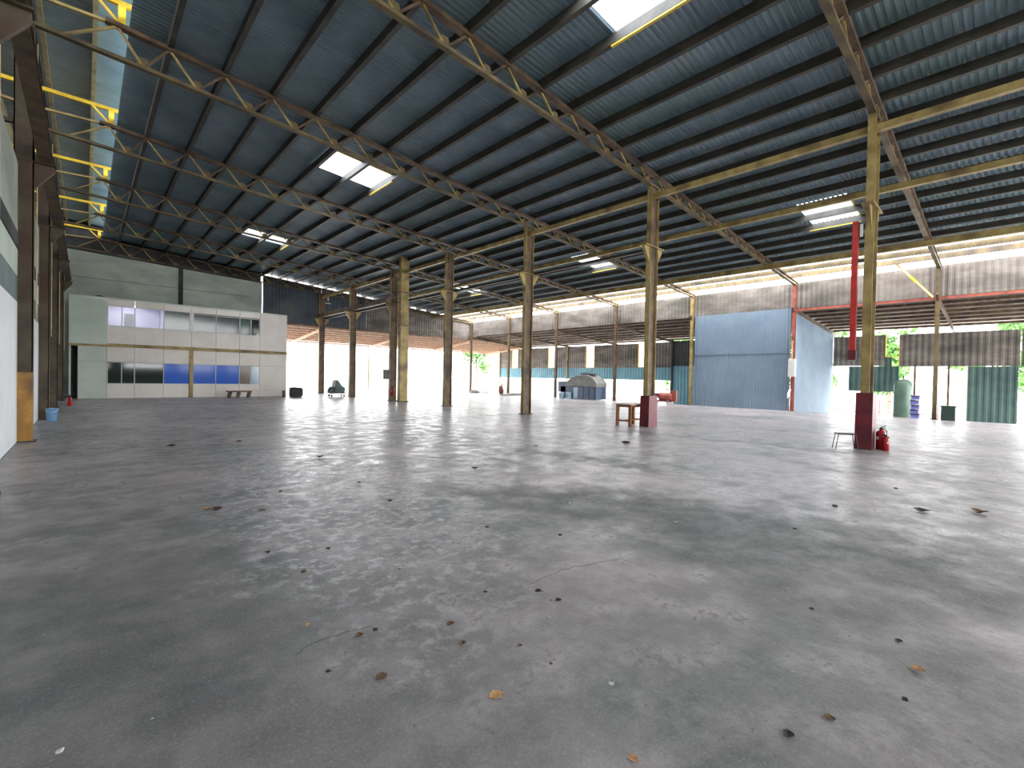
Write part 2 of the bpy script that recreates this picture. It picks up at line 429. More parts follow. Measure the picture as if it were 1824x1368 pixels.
# raised ridge monitor roof
mb = MB()
mz = lambda x: 10.62 - 0.06 * abs(x + 1.05)
sheet_rect(mb, -3.6, -1.05, RY0, RY1, mz, 0.25, 0.02); sheet_rect(mb, -1.05, 1.5, RY0, RY1, mz, 0.25, 0.02)
mon = struct(mb.build('ceiling', 'roofleft'))
for x in (-3.2, -2.1, -0.88, 0.14, 1.15):
    z = mz(x); MB().box(x - 0.05, x + 0.05, RY0, RY1, z - 0.16, z - 0.004).build('purlin', 'cream', mon)
MB().box(-1.12, -0.98, RY0, RY1, 10.3, 10.5).build('ridge_beam', 'purlin', mon)

# ------------------------------------------------------------------ trusses
ordn = ['nearest', 'second', 'third', 'fourth', 'fifth', 'sixth', 'farthest']
for k, y in enumerate(K):
    t = empty('roof_truss', (0, y, 8.19), ordn[k] + ' steel roof truss from the camera, mustard brown with zigzag web bars', 'truss', 'steel trusses spanning under the roof')
    MB().bar((XR0, y, bot_z(XR0)), (XR1, y, bot_z(XR1)), 0.14, 0.08).bar((XR1, y, bot_z(XR1)), (XR2 + .1, y, bot_z(XR2)), 0.14, 0.08).build('bottom_chord', 'olive', t)
    MB().bar((0.3, y, top_z(0.3)), (XR2 + .1, y, top_z(XR2)), 0.18, 0.1).build('top_chord', 'brownsteel', t)
    MB().bar((XR0, y, 8.99), (-15, y, 8.35), 0.18, 0.09).bar((-2.5, y, 9.66), (-15, y, 8.6), 0.18, 0.1).build('far_chord', 'brownsteel', t)
    # ridge monitor frame
    MB().bar((-2.7, y, 10.2), (0.78, y, 10.2), 0.09, 0.11).build('monitor_bar', 'yellow', t)
    MB().box(0.52, 0.66, y - 0.06, y + 0.06, 9.68, 10.16).build('monitor_post', 'yellow', t)
    MB().box(-2.66, -2.52, y - 0.06, y + 0.06, 9.68, 10.16).build('monitor_post', 'yellow', t)
    MB().bar((0.1, y, 10.18), (0.55, y, 9.72), 0.05, 0.05).build('monitor_brace', 'yellow', t)
    MB().bar((-1.0, y, 9.6), (0.35, y, 9.66), 0.07, 0.06).build('ridge_chord', 'mustard', t)
    MB().bar((-1.0, y, 9.55), (-2.5, y, 9.66), 0.1, 0.07).build('ridge_chord', 'mustard', t)
    MB().bar((0.5, y, 9.62), (-0.4, y, 9.0), 0.06, 0.05).build('web_bar', 'mustard', t)
    nodes = [0.5] + PURL + [XR2 - 0.15]
    for i, (a, b) in enumerate(zip(nodes, nodes[1:])):
        m_ = (a + b) / 2
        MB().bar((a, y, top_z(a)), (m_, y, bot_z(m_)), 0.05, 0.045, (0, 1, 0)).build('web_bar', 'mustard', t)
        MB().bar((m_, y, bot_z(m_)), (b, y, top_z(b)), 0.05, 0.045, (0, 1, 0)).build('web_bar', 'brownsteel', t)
        if m_ < XR1 + 3:
            zb = bot_z(m_)
            MB().prism([(m_ - .16, zb + .02), (m_ + .16, zb + .02), (m_ + .07, zb + .24), (m_ - .1, zb + .24)], 'y', y - .012, y + .012).build('gusset_plate', 'olive', t)
    e = XR2
    MB().prism([(e - .55, 7.20), (e + .12, 7.12), (e + .12, 7.62), (e - .2, 7.62)], 'y', y - .015, y + .015).build('end_gusset', 'yellow', t)

# ------------------------------------------------------------------ longitudinal beams
def tie(name, x, z, w_, h_, m, label, y0=YN, y1=YF):
    o = MB().box(x - w_ / 2, x + w_ / 2, y0, y1, z - h_ / 2, z + h_ / 2).box(x - w_ / 2 - .04, x + w_ / 2 + .04, y0, y1, z - h_ / 2 - .015, z - h_ / 2).build(name, m)
    return tag(recentre(o), label, 'beam', 'long tie beams under the trusses')
tie('tie_beam', XR1 - 0.02, 7.86, 0.07, 0.17, 'mustard', 'mustard yellow tie beam running along the tops of the middle column row')
tie('tie_beam', 18.2, 7.66, 0.07, 0.18, 'mustard', 'yellow tie beam under the trusses just beyond the middle column row')
tie('tie_beam', 24.9, 7.35, 0.10, 0.24, 'mustard', 'brownish yellow eaves beam under the last roof sheets before the bright strip')

# ------------------------------------------------------------------ columns
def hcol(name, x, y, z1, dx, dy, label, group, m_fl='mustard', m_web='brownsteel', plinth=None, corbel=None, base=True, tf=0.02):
    t = empty(name, (x, y, 0), label, 'column', group)
    MB().box(x - dx / 2, x - dx / 2 + tf, y - dy / 2, y + dy / 2, 0, z1).build('flange', m_fl, t)
    MB().box(x + dx / 2 - tf, x + dx / 2, y - dy / 2, y + dy / 2, 0, z1).build('flange', m_fl, t)
    MB().box(x - dx / 2 + tf, x + dx / 2 - tf, y - 0.01, y + 0.01, 0, z1).build('web', m_web, t)  # web has its own colour, by default a darker brown than the flanges
    if base: MB().box(x - dx / 2 - .06, x + dx / 2 + .06, y - dy / 2 - .06, y + dy / 2 + .06, 0, 0.03).build('base_plate', 'darksteel', t)
    if plinth:
        h, mm = plinth
        MB().prism([(x - .28, 0), (x + .28, 0), (x + .25, h), (x - .25, h)], 'y', y - .17, y + .17).build('plinth', mm, t)
    if corbel:
        zc = corbel
        for s in (-1, 1):
            e = x + s * dx / 2
            pts = [(e, zc), (e + s * .32, zc), (e + s * .32, zc - .1), (e, zc - .55)]
            MB().prism(pts, 'y', y - .05, y + .05).build('corbel', m_fl, t)
        MB().box(x - dx / 2 - .34, x + dx / 2 + .34, y - .13, y + .13, zc, zc + .03).build('corbel_plate', m_fl, t)
    return t
G1 = 'tall columns of the middle row'
names1 = ['tall yellow column nearest on the right, on a dark red plinth with an extinguisher beside it',
          'tall yellow column beside the wooden table, with a dark red foot',
          'third column of the middle row, brown and mustard with a bracket near its top',
          'fourth column of the middle row, left of the green tree outside',
          'fifth column of the middle row, directly behind the thick pale column',
          'sixth column of the middle row, with a tarpaulin heap at its foot',
          'farthest column of the middle row, standing against the bright opening']
C1 = []
for k, y in enumerate(K):
    c = hcol('steel_column', XR1, y, bot_z(XR1) - .04, 0.46, 0.18, names1[k], G1, plinth={0: (1.38, 'maroon'), 1: (1.06, 'maroon')}.get(k), corbel=6.1 if k > 0 else 5.9)
    C1.append(c)
t = empty('thick_column', (14.19, 25.15, 0), 'thick pale mustard box column in front of the fifth middle-row column', 'column')
MB().box(13.92, 14.46, 25.0, 25.3, 0, 8.76).build('shaft', 'mustard', t, bevel=0.012)
for z in (4.6, 6.6): MB().box(13.905, 14.475, 24.985, 25.315, z, z + .06).build('weld_band', 'brownsteel', t)
MB().box(13.86, 14.52, 24.94, 25.36, 0, 0.04).build('base_plate', 'darksteel', t)
names2 = ['slim olive edge post on the far right beside the dark green bin', 'edge post with a white box, between the two blue-grey partition walls',
          'slim yellow edge post at the left edge of the blue-grey partition', 'slim edge post right of the tarpaulin covered machine',
          'slim edge post left of the tarpaulin covered machine', 'slim edge post with a brown sack at its foot', 'farthest edge post at the gable corner by the tree']
C2 = []
for k, y in enumerate(K):
    y = y - (.16 if k == 6 else 0)
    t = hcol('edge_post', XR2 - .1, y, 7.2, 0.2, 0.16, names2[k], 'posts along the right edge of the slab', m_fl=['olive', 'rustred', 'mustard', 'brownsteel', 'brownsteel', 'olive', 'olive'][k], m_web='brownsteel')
    C2.append(t)
    MB().prism([(XR2 - .2, 5.6), (XR2 - .45, 5.85), (XR2 - .2, 5.95)], 'y', y - .04, y + .04).build('bracket', 'brownsteel', t)
names0 = ['dark brown post at the upper left corner, mostly out of view', 'dark brown post nearest on the left, its foot orange yellow, with a pale conduit', 'dark brown post behind the light blue bucket',
          'third dark post along the left wall, before the small extinguisher', 'fourth dark post along the left wall near the office corner']
C0 = []
for k in (1, 2, 3, 4, 5):
    y = K[k]
    t = hcol('wall_post', XR0, y, bot_z(XR0) - .04, 0.3, 0.24, names0[k - 1], 'dark posts along the left wall', m_fl='postbrown', m_web='postbrown', corbel=6.0, plinth=None)
    MB().box(XR0 - .15, XR0 + .15, y - .12, y - .105, 1.5 if k == 2 else 0, 8.5).build('cover_plate', 'postbrown', t)
    if k == 2:
        MB().box(XR0 - .152, XR0 + .155, y - .125, y - .1, 0.0, 1.5).build('kick_panel', 'ochre', t)
    MB().tube([(XR0 + .19, y + .05, 2.6), (XR0 + .19, y + .05, 8.6)], 0.014, 6).build('conduit', 'cream', t)
    C0.append(t)
# crane runway girders on the corbels
def girder(x, y0, y1, z0, h, label, m='brownsteel', w_=.2):
    o = MB().box(x - w_ / 2, x + w_ / 2, y0, y1, z0, z0 + .02).box(x - w_ / 2, x + w_ / 2, y0, y1, z0 + h - .02, z0 + h).box(x - .008, x + .008, y0, y1, z0 + .02, z0 + h - .02).build('runway_girder', m)
    return tag(recentre(o), label, 'girder', 'crane runway girders on the column brackets')
girder(XR1 - .36, K[4] + .3, YF, 6.13, .3, 'brown crane runway girder on the far left side of the middle column row')
girder(XR1 + .36, K[1], YF, 6.13, .1, 'slim grey crane runway rail on the right side of the middle column row', 'darksteel', .14)
girder(XR0 + .32, 5.0, 34.0, 6.03, .3, 'brown crane runway girder carried by the dark posts of the left wall', 'brownsteel', .2)
# red hanging trunking by the nearest column
t = empty('cable_trunking', (14.02, 2.68, 2.2), 'bright red vertical cable trunking hanging beside the nearest right column', 'trunking')
MB().box(13.93, 14.07, 2.62, 2.74, 2.35, 5.6).build('duct', 'red', t)
MB().box(13.90, 14.10, 2.60, 2.76, 2.18, 2.42).build('end_box', 'maroon', t)
MB().box(13.90, 13.94, 2.52, 2.58, 5.2, 5.5).build('label_plate', 'whitemetal', t)
MB().box(13.96, 14.04, 2.50, 2.64, 4.6, 4.66).build('bracket', 'darksteel', t)

# ------------------------------------------------------------------ cladding walls
def corr_wall(name, axis, pos, a0, a1, zlo, zhi, m, wl=0.25, amp=0.035, side=1, thick=0.02):
    """vertical corrugated cladding; axis 'x' => plane X=pos running along Y. zlo/zhi numbers or functions"""
    mb = MB(); pr = corr_profile(a0, a1, wl, amp)
    zl = zlo if callable(zlo) else (lambda t: zlo); zh = zhi if callable(zhi) else (lambda t: zhi)
    n = len(mb.v)
    for t, h in pr:
        for off in (0, thick):
            p = pos + side * (h + off)
            for z in (zl(t), zh(t)):
                mb.v.append((p, t, z) if axis == 'x' else (t, p, z))
    for i in range(len(pr) - 1):
        q = n + 4 * i
        mb.f += [(q, q + 1, q + 5, q + 4), (q + 2, q + 6, q + 7, q + 3), (q + 1, q + 3, q + 7, q + 5), (q, q + 4, q + 6, q + 2)]
    e = n + 4 * (len(pr) - 1)
    mb.f += [(n, n + 2, n + 3, n + 1), (e, e + 1, e + 3, e + 2)]
    return mb.build(name, m)
struct(corr_wall('wall_right', 'x', XR2 + .02, YN, YF, 5.82, 7.24, 'band'))
# horizontal rails behind the band, seen at joints
wr = D.objects['wall_right']
for z in (5.86, 6.5, 7.2): MB().box(XR2 + .08, XR2 + .14, YN, YF, z, z + .08).build('rail', 'brownsteel', wr)
MB().box(XR2 + .02, XR2 + .11, YN, 8.4, 5.68, 5.8).build('rail', 'rustred', wr)
# gable cladding, split into sheets bay by bay
gx = [9.81, 14.19, 18.05, 21.9, 25.75, 29.6]
g = struct(corr_wall('wall_gable', 'y', YF + .1, gx[0], gx[1], 5.5, lambda t: 9.74 - .08 * t, 'gable'))
for a, b in zip(gx[1:], gx[2:]):
    struct(corr_wall('wall_gable', 'y', YF + .1, a + .01, b, 5.5, lambda t: 9.74 - .08 * t, 'gable' if a < 15 else 'band'))
MB().box(9.84, 29.36, YF - .02, YF + .04, 5.42, 5.56).build('rail', 'brownsteel', g)
# short eaves struts between gable cladding and roof
for i in range(17):
    x = 10.4 + i * 1.15
    MB().box(x - .03, x + .03, YF + .02, YF + .08, 9.5 - .08 * x, 9.94 - .08 * x).build('strut', 'purlin', g)
bw = struct(MB().prism([(-15.9, 0), (9.7, 0), (9.7, 8.42), (-15.9, 9.6)], 'y', YF, YF + .15).build('wall_back', 'backwall'))
bw2 = struct(MB().prism([(-15.9, 7.5), (9.7, 7.5), (9.7, 9.2), (1.4, 9.86), (1.4, 10.5), (-1, 10.66), (-3.5, 10.5), (-3.5, 9.8), (-15.9, 8.86)], 'y', YF + .2, YF + .3).build('wall_back', 'darkwall'))  # strip under the roof, its shadow put into the dark colour
MB().box(4.6, 4.84, YF - .12, YF, 5.5, 8.6).build('pilaster', 'darkwall', bw)
MB().prism([(-1, 8.83), (9.62, 8.35), (9.62, 8.45), (-1, 8.93)], 'y', YF - .08, YF + .0).build('coping', 'darkwall', bw)
MB().box(-1, 9.62, YF - .02, YF, 7.2, 7.23).build('joint', 'tealboard', bw)
MB().box(9.7, 9.73, YF, YF + .1, 5.5, 8.4).build('edge_trim', 'whitemetal', bw)
wn = struct(MB().box(-16, 19.5, YN, YN + .12, 0, 2.0).box(-16, 19.5, YN, YN + .12, 2.6, 7.2).build('wall_near', 'band'))
for x in (-9, -3, 3, 9, 15): MB().box(x - .8, x + .8, YN, YN + .1, 2.0, 2.6).build('board', 'band', wn)
struct(MB().box(-16, -15.9, YN, YF + .2, 0, 8.9).build('wall_left', 'backwall'))  # unseen outer wall, added to keep the other half dark

# left partition boards between the posts
lw = struct(MB().box(-1.22, -1.06, YN, 34.2, 0, 0.02).build('wall_left', 'tealboard'))
ys = [YN, -9.6, -3.6, K[0], K[1], K[2], K[3], K[4], K[5], 34.2]
for a, b in zip(ys, ys[1:]):
    MB().box(-1.16, -1.06, a + .13, b - .13, 0.02, 2.98).build('board', 'white', lw, bevel=.004)
    MB().box(-1.14, -1.06, a + .13, b - .13, 2.98, 3.52).build('board', 'tealboard', lw)
    MB().box(-1.14, -1.06, a + .13, b - .13, 3.52, 4.08).build('board', 'palegreen', lw)
    MB().box(-1.16, -1.04, a + .13, b - .13, 4.08, 4.4).build('board', 'darkwall', lw)
    MB().box(-1.14, -1.06, a + .13, b - .13, 4.4, 5.9).build('board', 'backwall', lw)

# ------------------------------------------------------------------ blue-grey partition room on the right
p1 = struct(corr_wall('wall_partition', 'x', XR2 - .04, K[1] + .14, K[2] - .2, 0, 5.86, 'bluewall', 0.16, 0.018, side=-1))
MB().box(XR2 - .1, XR2 - .06, K[1] + .14, K[2] - .2, 3.3, 3.36).build('rail', 'bluewall', p1)
struct(corr_wall('wall_partition', 'y', K[1] + .02, XR2 + .12, 38.1, -1, lambda t: 5.85 - .07 * (t - XR2), 'bluewall', 0.16, 0.018, side=-1))
# ------------------------------------------------------------------ side aisle (right): lean-to roof, outer wall
lz = lambda x: 5.95 - 0.075 * (x - XR2)
mb = MB(); sheet_rect(mb, XR2 + .14, 33.0, YN, 47.0, lz, 0.3, 0.03); sheet_rect(mb, 32.95, 36.2, YN, 47.0, lambda x: lz(x) + .045, 0.9, 0.05); sheet_rect(mb, 36.15, 39.4, YN, 47.0, lambda x: lz(x) + .09, 0.9, 0.05)
ca = struct(mb.build('ceiling', 'roofside'))
for i in range(8):
    x = XR2 + .6 + 1.12 * i; MB().box(x - .035, x + .035, YN, 47, lz(x) - .14, lz(x) - .004).build('purlin', 'brownsteel', ca)
for k, y in enumerate(K):
    MB().bar((XR2 + .1, y, lz(XR2) - .25), (39.2, y, lz(39.2) - .25), .1, .18).build('rafter', 'brownsteel', ca)
OX = 38.1
def ow(y0, y1, z0, z1, m, par=None):
    return corr_wall('wall_outer', 'x', OX, y0, y1, z0, z1, m, 0.3, 0.03)
wins = [(34.15, 35.15), (28.9, 29.85), (22.8, 23.7), (40.2, 41.1)]
edges = [20.35] + [v for w_ in sorted(wins) for v in w_] + [43.4]
for a, b in zip(edges[0::2], edges[1::2]):
    struct(ow(a, b, 2.77, 5.04, 'band'))
struct(ow(20.35, 43.4, 1.62, 2.78, 'tealwall'))
for i, (a, b) in enumerate(sorted(wins)):
    wf = struct(MB().box(OX - .03, OX + .06, a - .09, a, 2.75, 5.04).box(OX - .03, OX + .06, b, b + .09, 2.75, 5.04).box(OX - .03, OX + .06, a, b, 2.75, 2.84).box(OX - .02, OX + .05, a, b, 3.40, 3.48).build('window_%d' % (i + 1), 'yellow'))
struct(ow(14.0, 20.3, -1, 2.9, 'tealwall'))
struct(ow(14.0, 20.3, 2.9, 5.1, 'darkwall'))
struct(MB().box(OX - .1, OX + .1, 20.28, 20.42, -1, 5.2).build('trim_1', 'darkwall'))
for y in (26.4, 32.4, 38.4, 43.4):
    struct(MB().box(OX - .12, OX - .02, y - .06, y + .06, -1, 5.2).build('trim_2', 'mustard'))
struct(MB().box(OX - .05, OX + .05, 43.35, 43.45, -1, 5.2).build('trim_3', 'brownsteel'))
# right end of the outer wall
struct(ow(-.35, 4.83, 2.78, 4.82, 'band'))
struct(ow(YN, -.40, 2.78, 4.82, 'band'))
struct(ow(5.56, 8.38, 2.82, 4.82, 'band'))
struct(ow(4.83, 7.47, 1.15, 2.8, 'greenpanel'))
struct(ow(5.2, 5.56, 2.8, 3.42, 'greenpanel'))
struct(ow(-.3, 1.72, -1, 2.76, 'greenpanel'))
wf = struct(MB().box(OX - .03, OX + .06, 5.5, 5.56, 3.4, 4.78).box(OX - .03, OX + .06, 4.83, 4.86, 2.8, 4.78).box(OX - .03, OX + .06, 4.86, 5.5, 3.38, 3.43).build('window_5', 'yellow'))
for y, z1 in ((4.06, 2.8), (2.52, 2.8), (1.75, 2.8)):
    struct(MB().box(OX - .05, OX + .05, y - .05, y + .05, -1, z1).build('trim_4', 'whitemetal' if y < 2 else 'brownsteel'))
for z in (2.1, 1.86):
    struct(MB().box(OX - .02, OX + .02, 1.75, 4.1, z - .02, z + .02).build('trim_5', 'darksteel'))

# back lean-to beyond the gable
bz = lambda y: 5.52 - 0.098 * (y - YF)
mb = MB()
pr = corr_profile(9.8, 39.4, .3, .03)
for x, h in pr:
    mb.v.append((x, YF + .16, bz(YF) + h)); mb.v.append((x, 46.2, bz(46.2) + h))
for i in range(len(pr) - 1): mb.f.append((2 * i, 2 * i + 1, 2 * i + 3, 2 * i + 2))
cb = struct(mb.build('ceiling', 'roofback'))
for i in range(8):
    y = YF + .5 + 1.05 * i; MB().box(9.8, 39.3, y - .035, y + .035, bz(y) - .15, bz(y) - .004).build('purlin', 'orangered', cb)
for x in (10.3, XR1, 21.9, XR2 - .1, 38.0):
    MB().bar((x, YF + .14, bz(YF) - .27), (x, 46.2, bz(46.2) - .26), .1, .2).build('rafter', 'orangered', cb)
    if x > 11 and x != XR1: pass
for x in (21.9, 38.0):
    tag(recentre(MB().box(x - .05, x + .05, 45.9, 46.0, 0 if x < 30 else -1.0, bz(46) - .1).build('verandah_post', 'mustard')), 'thin post holding up the back verandah eaves ' + ('beyond the sixth middle column' if x < 30 else 'at the outer right corner'), 'post')
# diagonal strut by the right edge post
t = empty('diagonal_strut', (XR2 - .3, 3.2, 5.75), 'dusty pink diagonal strut with a lime yellow lit patch above the right edge post', 'strut')
MB().bar((XR2 - .35, 2.55, 5.75), (XR2 - .75, 4.1, 7.75), .07, .09).build('bar', 'cream', t)
MB().bar((XR2 - .5, 3.15, 6.52), (XR2 - .56, 3.38, 6.82), .085, .105).build('lit_patch', 'yellow', t)  # lit stretch of the bar, the light put into its yellow colour

# ------------------------------------------------------------------ office cabin
YO = 34.3
of = empty('office_cabin', (4.8, 36.3, 0), 'two storey beige panel office cabin with two rows of windows at the far left', 'office')
JX = [-0.32, 0.87, 2.08, 3.42, 4.79, 6.08, 7.4, 8.6, 10.3]
def panel(x0, x1, z0, z1, m='office', y=YO):
    MB().box(x0 + .008, x1 - .008, y, y + .08, z0 + .006, z1 - .006).build('wall_panel', m, of, bevel=.004)
for i, (a, b) in enumerate(zip(JX, JX[1:])):
    win = 0.8 < a < 8.5
    m = 'office' if i else 'officegreen'
    if win:
        panel(a, b, 0, .82, m); panel(a, b, 2.06, 2.9, m); panel(a, b, 3.08, 4.06, m); panel(a, b, 5.2, 5.56, m)
    else:
        panel(a, b, 0, 2.05, m); panel(a, b, 2.05, 2.9, m)
        if i: panel(a, b, 3.08, 5.56, m)
MB().box(-.66, .87, YO - .14, YO + .05, 3.0, 5.5).build('upper_bay', 'palegreen', of)
MB().box(-.66, 10.3, YO - .1, YO + .1, 2.9, 3.07).build('floor_beam', 'mustard', of)
MB().box(4.70, 4.88, YO - .09, YO + .02, 0, 2.9).build('centre_post', 'mustard', of)
MB().box(-.66, 10.3, YO, 38.3, 5.56, 5.64).build('roof_slab', 'officegreen', of)
MB().box(10.22, 10.3, YO + .08, 38.3, 0, 5.56).build('side_wall', 'office', of)
MB().box(-.66, -.58, YO + .08, 38.3, 0, 5.56).build('side_wall', 'officegreen', of)
MB().box(-.58, 10.22, YO + .1, 38.3, 2.86, 3.0).build('floor_slab', 'greyroom', of)
MB().box(-.5, 3.40, YO + 2.0, YO + 2.05, 3.0, 5.5).build('room_wall', 'lilac', of)
MB().box(3.42, 3.47, YO + .1, YO + 2.05, 3.0, 5.5).build('room_wall', 'lilac', of)
MB().box(3.47, 10.2, YO + 2.4, YO + 2.45, 3.0, 5.5).build('room_wall', 'greyroom', of)
MB().box(1.62, 2.06, YO + .3, YO + .34, 3.9, 4.85).build('whiteboard', 'white', of)
MB().box(-.5, 10.2, YO + 2.4, YO + 2.45, 0, 2.86).build('room_wall', 'greyroom', of)
MB().box(4.68, 4.89, YO - .02, YO + .08, 4.06, 5.2).build('mullion', 'office', of)
def panes(xs, z0, z1, mats):
    fr = MB()
    for x in xs: fr.box(x - .02, x + .02, YO - .01, YO + .05, z0, z1)
    fr.box(xs[0], xs[-1], YO - .01, YO + .05, z0 - .02, z0 + .02); fr.box(xs[0], xs[-1], YO - .01, YO + .05, z1 - .02, z1 + .02)
    f = fr.build('window_frame', 'officegreen', of)
    for a, b, m in zip(xs, xs[1:], mats):
        if m is None: continue
        MB().box(a + .02, b - .02, YO + .015, YO + .025, z0 + .02, z1 - .02).build('pane', m, f)
panes([.9, 1.51, 2.08, 3.42, 4.70], 4.07, 5.2, ['glassclear', 'glassclear', 'glassclear', 'glassgrey'])
panes([4.87, 6.08, 7.4, 8.06, 8.56], 4.07, 5.14, ['glassgrey', 'glassgrey', 'glassgreen', 'glassdark'])
panes([.9, 1.51, 2.08, 3.42, 4.70], .83, 2.04, ['glassdark', 'glassdark', 'glassdark', 'glassblue'])
panes([4.88, 6.08, 7.4, 8.06, 8.6], .83, 2.04, ['glassblue', 'glassblue', 'glassbrown', 'glasspale'])
tag(recentre(MB().box(1.3, 2.5, 35.0, 35.12, 5.34, 5.4).box(1.35, 2.45, 35.02, 35.1, 5.30, 5.34).build('ceiling_lamp', 'lamp')), 'lit tube lamp seen through the upper left office windows', 'lamp')
# things on the cabin roof
o = MB().prism([(.2, 5.64), (.9, 5.64), (.8, 5.72), (.55, 5.8), (.3, 5.72)], 'y', 35.0, 35.5).build('folded_sheet', 'black'); tag(recentre(o), 'dark folded sheet lying on the office cabin roof at its left end', 'sheet')

t = empty('flood_lamp', (14.45, 38.2, 7.6), 'small white tube lamp above the farthest middle-row column on the dark gable', 'lamp')
MB().tube([(14.62, 38.25, 7.62), (14.62, 38.25, 7.95)], .06, 10).build('tube', 'whitemetal', t)
MB().box(14.42, 14.84, 38.2, 38.4, 7.4, 7.45).build('tray', 'whitemetal', t)
MB().box(14.6, 14.64, 38.22, 38.4, 7.45, 7.62).build('bracket', 'darksteel', t)
# ------------------------------------------------------------------ furniture and loose things
def rot_place(objs_parent, loc, rz): objs_parent.location = loc; objs_parent.rotation_euler = (0, 0, rz)
def local(mb, name, m, par, smooth=False, bevel=0.0):
    o = mb.build(name, m, None, smooth, bevel); o.parent = par; return o

# wooden table beside the second column
t = empty('wooden_table', (0, 0, 0), 'small wooden table with brown legs and pale worn top beside the second column', 'table')
L_, W_, H_ = 1.2, 0.68, 0.77
local(MB().prism([(-L_ / 2, -W_ / 2 + .06), (-L_ / 2 + .06, -W_ / 2), (L_ / 2 - .06, -W_ / 2), (L_ / 2, -W_ / 2 + .06), (L_ / 2, W_ / 2 - .06), (L_ / 2 - .06, W_ / 2), (-L_ / 2 + .06, W_ / 2), (-L_ / 2, W_ / 2 - .06)], 'z', H_ - .035, H_), 'tabletop', 'paletop', t)
for sx in (-1, 1):
    local(MB().box(-L_ / 2 + .06, L_ / 2 - .06, sx * (W_ / 2 - .08) - .012, sx * (W_ / 2 - .08) + .012, H_ - .12, H_ - .035), 'apron', 'wood', t)
    local(MB().box(sx * (L_ / 2 - .09) - .012, sx * (L_ / 2 - .09) + .012, -W_ / 2 + .08, W_ / 2 - .08, H_ - .12, H_ - .035), 'apron', 'wood', t)
    local(MB().box(sx * (L_ / 2 - .09) - .02, sx * (L_ / 2 - .09) + .02, -W_ / 2 + .08, W_ / 2 - .08, .16, .21), 'stretcher', 'wood', t)
    for sy_ in (-1, 1):
        local(MB().box(sx * (L_ / 2 - .09) - .045, sx * (L_ / 2 - .09) + .045, sy_ * (W_ / 2 - .09) - .045, sy_ * (W_ / 2 - .09) + .045, 0, H_ - .035), 'leg', 'wood', t, bevel=.005)
local(MB().box(-L_ / 2 + .09, L_ / 2 - .09, -.02, .02, .16, .21), 'stretcher', 'wood', t)
rot_place(t, (14.1, 9.0, 0), math.radians(1))

def extinguisher(loc, h, label, rz=0):
    t = empty('fire_extinguisher', (0, 0, 0), label, 'extinguisher')
    r = h * .17
    local(MB().lathe(0, 0, [(r * .92, 0), (r, .02 * h), (r, .68 * h), (r * .85, .75 * h), (r * .4, .8 * h), (r * .3, .84 * h)], 16), 'cylinder', 'redgloss', t, True)
    local(MB().lathe(0, 0, [(r * .32, .84 * h), (r * .36, .9 * h), (r * .2, .93 * h)], 10), 'valve', 'darksteel', t)
    local(MB().bar((0, 0, .93 * h), (r * 1.3, 0, h), .02, .015).bar((0, 0, .9 * h), (r * 1.3, 0, .91 * h), .02, .015), 'handle', 'black', t)
    local(MB().tube([(0, -r * .3, .88 * h), (r * .3, -r * 1.2, .8 * h), (r * .2, -r * 1.3, .5 * h), (r * .1, -r * 1.15, .3 * h)], .012, 6), 'hose', 'black', t)
    local(MB().box(r * -1.02, r * -.9, -r * .3, r * .3, .42 * h, .55 * h), 'paper_label', 'whitemetal', t)
    rot_place(t, loc, rz)
    return t
extinguisher((14.32, 2.12, 0), .58, 'red fire extinguisher standing right of the maroon plinth on the right', -.6)
extinguisher((14.14, 2.0, 0), .4, 'smaller red extinguisher tucked in front of the other by the maroon plinth', .8)
extinguisher((-.5, 27.7, 0), .5, 'small red extinguisher on the floor by the far left wall')
# dark stand left of the plinth
t = empty('footplate_stand', (0, 0, 0), 'small dark flat stand on thin legs left of the maroon plinth', 'stand')
local(MB().box(-.2, .2, -.12, .12, .36, .385), 'plate', 'black', t)
for a, b in ((-.18, -.1), (.18, -.1), (-.18, .1), (.18, .1)): local(MB().tube([(a * 1.3, b * 1.2, 0), (a, b, .36)], .009, 6), 'leg', 'darksteel', t)
rot_place(t, (13.62, 2.7, 0), math.radians(-60))
# wall box on edge post 1
t = empty('distribution_box', (XR2 - .3, K[1], 1.75), 'white electrical box mounted on the edge post between the blue partitions', 'box')
MB().box(XR2 - .42, XR2 - .21, K[1] - .2, K[1] + .16, 1.95, 2.95).build('case', 'whitemetal', t, bevel=.012)
MB().box(XR2 - .435, XR2 - .42, K[1] - .17, K[1] + .13, 2.0, 2.9).build('door', 'whitemetal', t)
MB().tube([(XR2 - .3, K[1], 2.95), (XR2 - .28, K[1], 4.0)], .025, 6).build('conduit', 'cream', t)
o = MB().tube([(XR2 - .28, K[1] + .05, 1.25), (XR2 - .33, K[1] + .12, .98), (XR2 - .3, K[1] + .18, .72)], [.05, .08, .03], 8).build('hanging_rag', 'white'); tag(recentre(o), 'white rag hanging on the edge post below the electrical box', 'rag')
# box and extinguisher on the fifth column
t = empty('switch_box', (XR1 - .3, K[4], 1.4), 'brown grey switch box fixed on the fifth middle column behind the thick one', 'box')
MB().box(XR1 - .44, XR1 - .23, K[4] - .22, K[4] + .42, 1.35, 1.95).build('case', 'tarp', t, bevel=.01)
MB().box(XR1 - .455, XR1 - .44, K[4] - .18, K[4] + .38, 1.4, 1.9).build('door', 'tarp', t)
e = extinguisher((XR1 - .1, K[4] - .26, .32), .62, 'dull red extinguisher hung low on the fifth middle column')
local(MB().box(-.04, .04, .0, .16, .3, .36), 'wall_hook', 'darksteel', e)

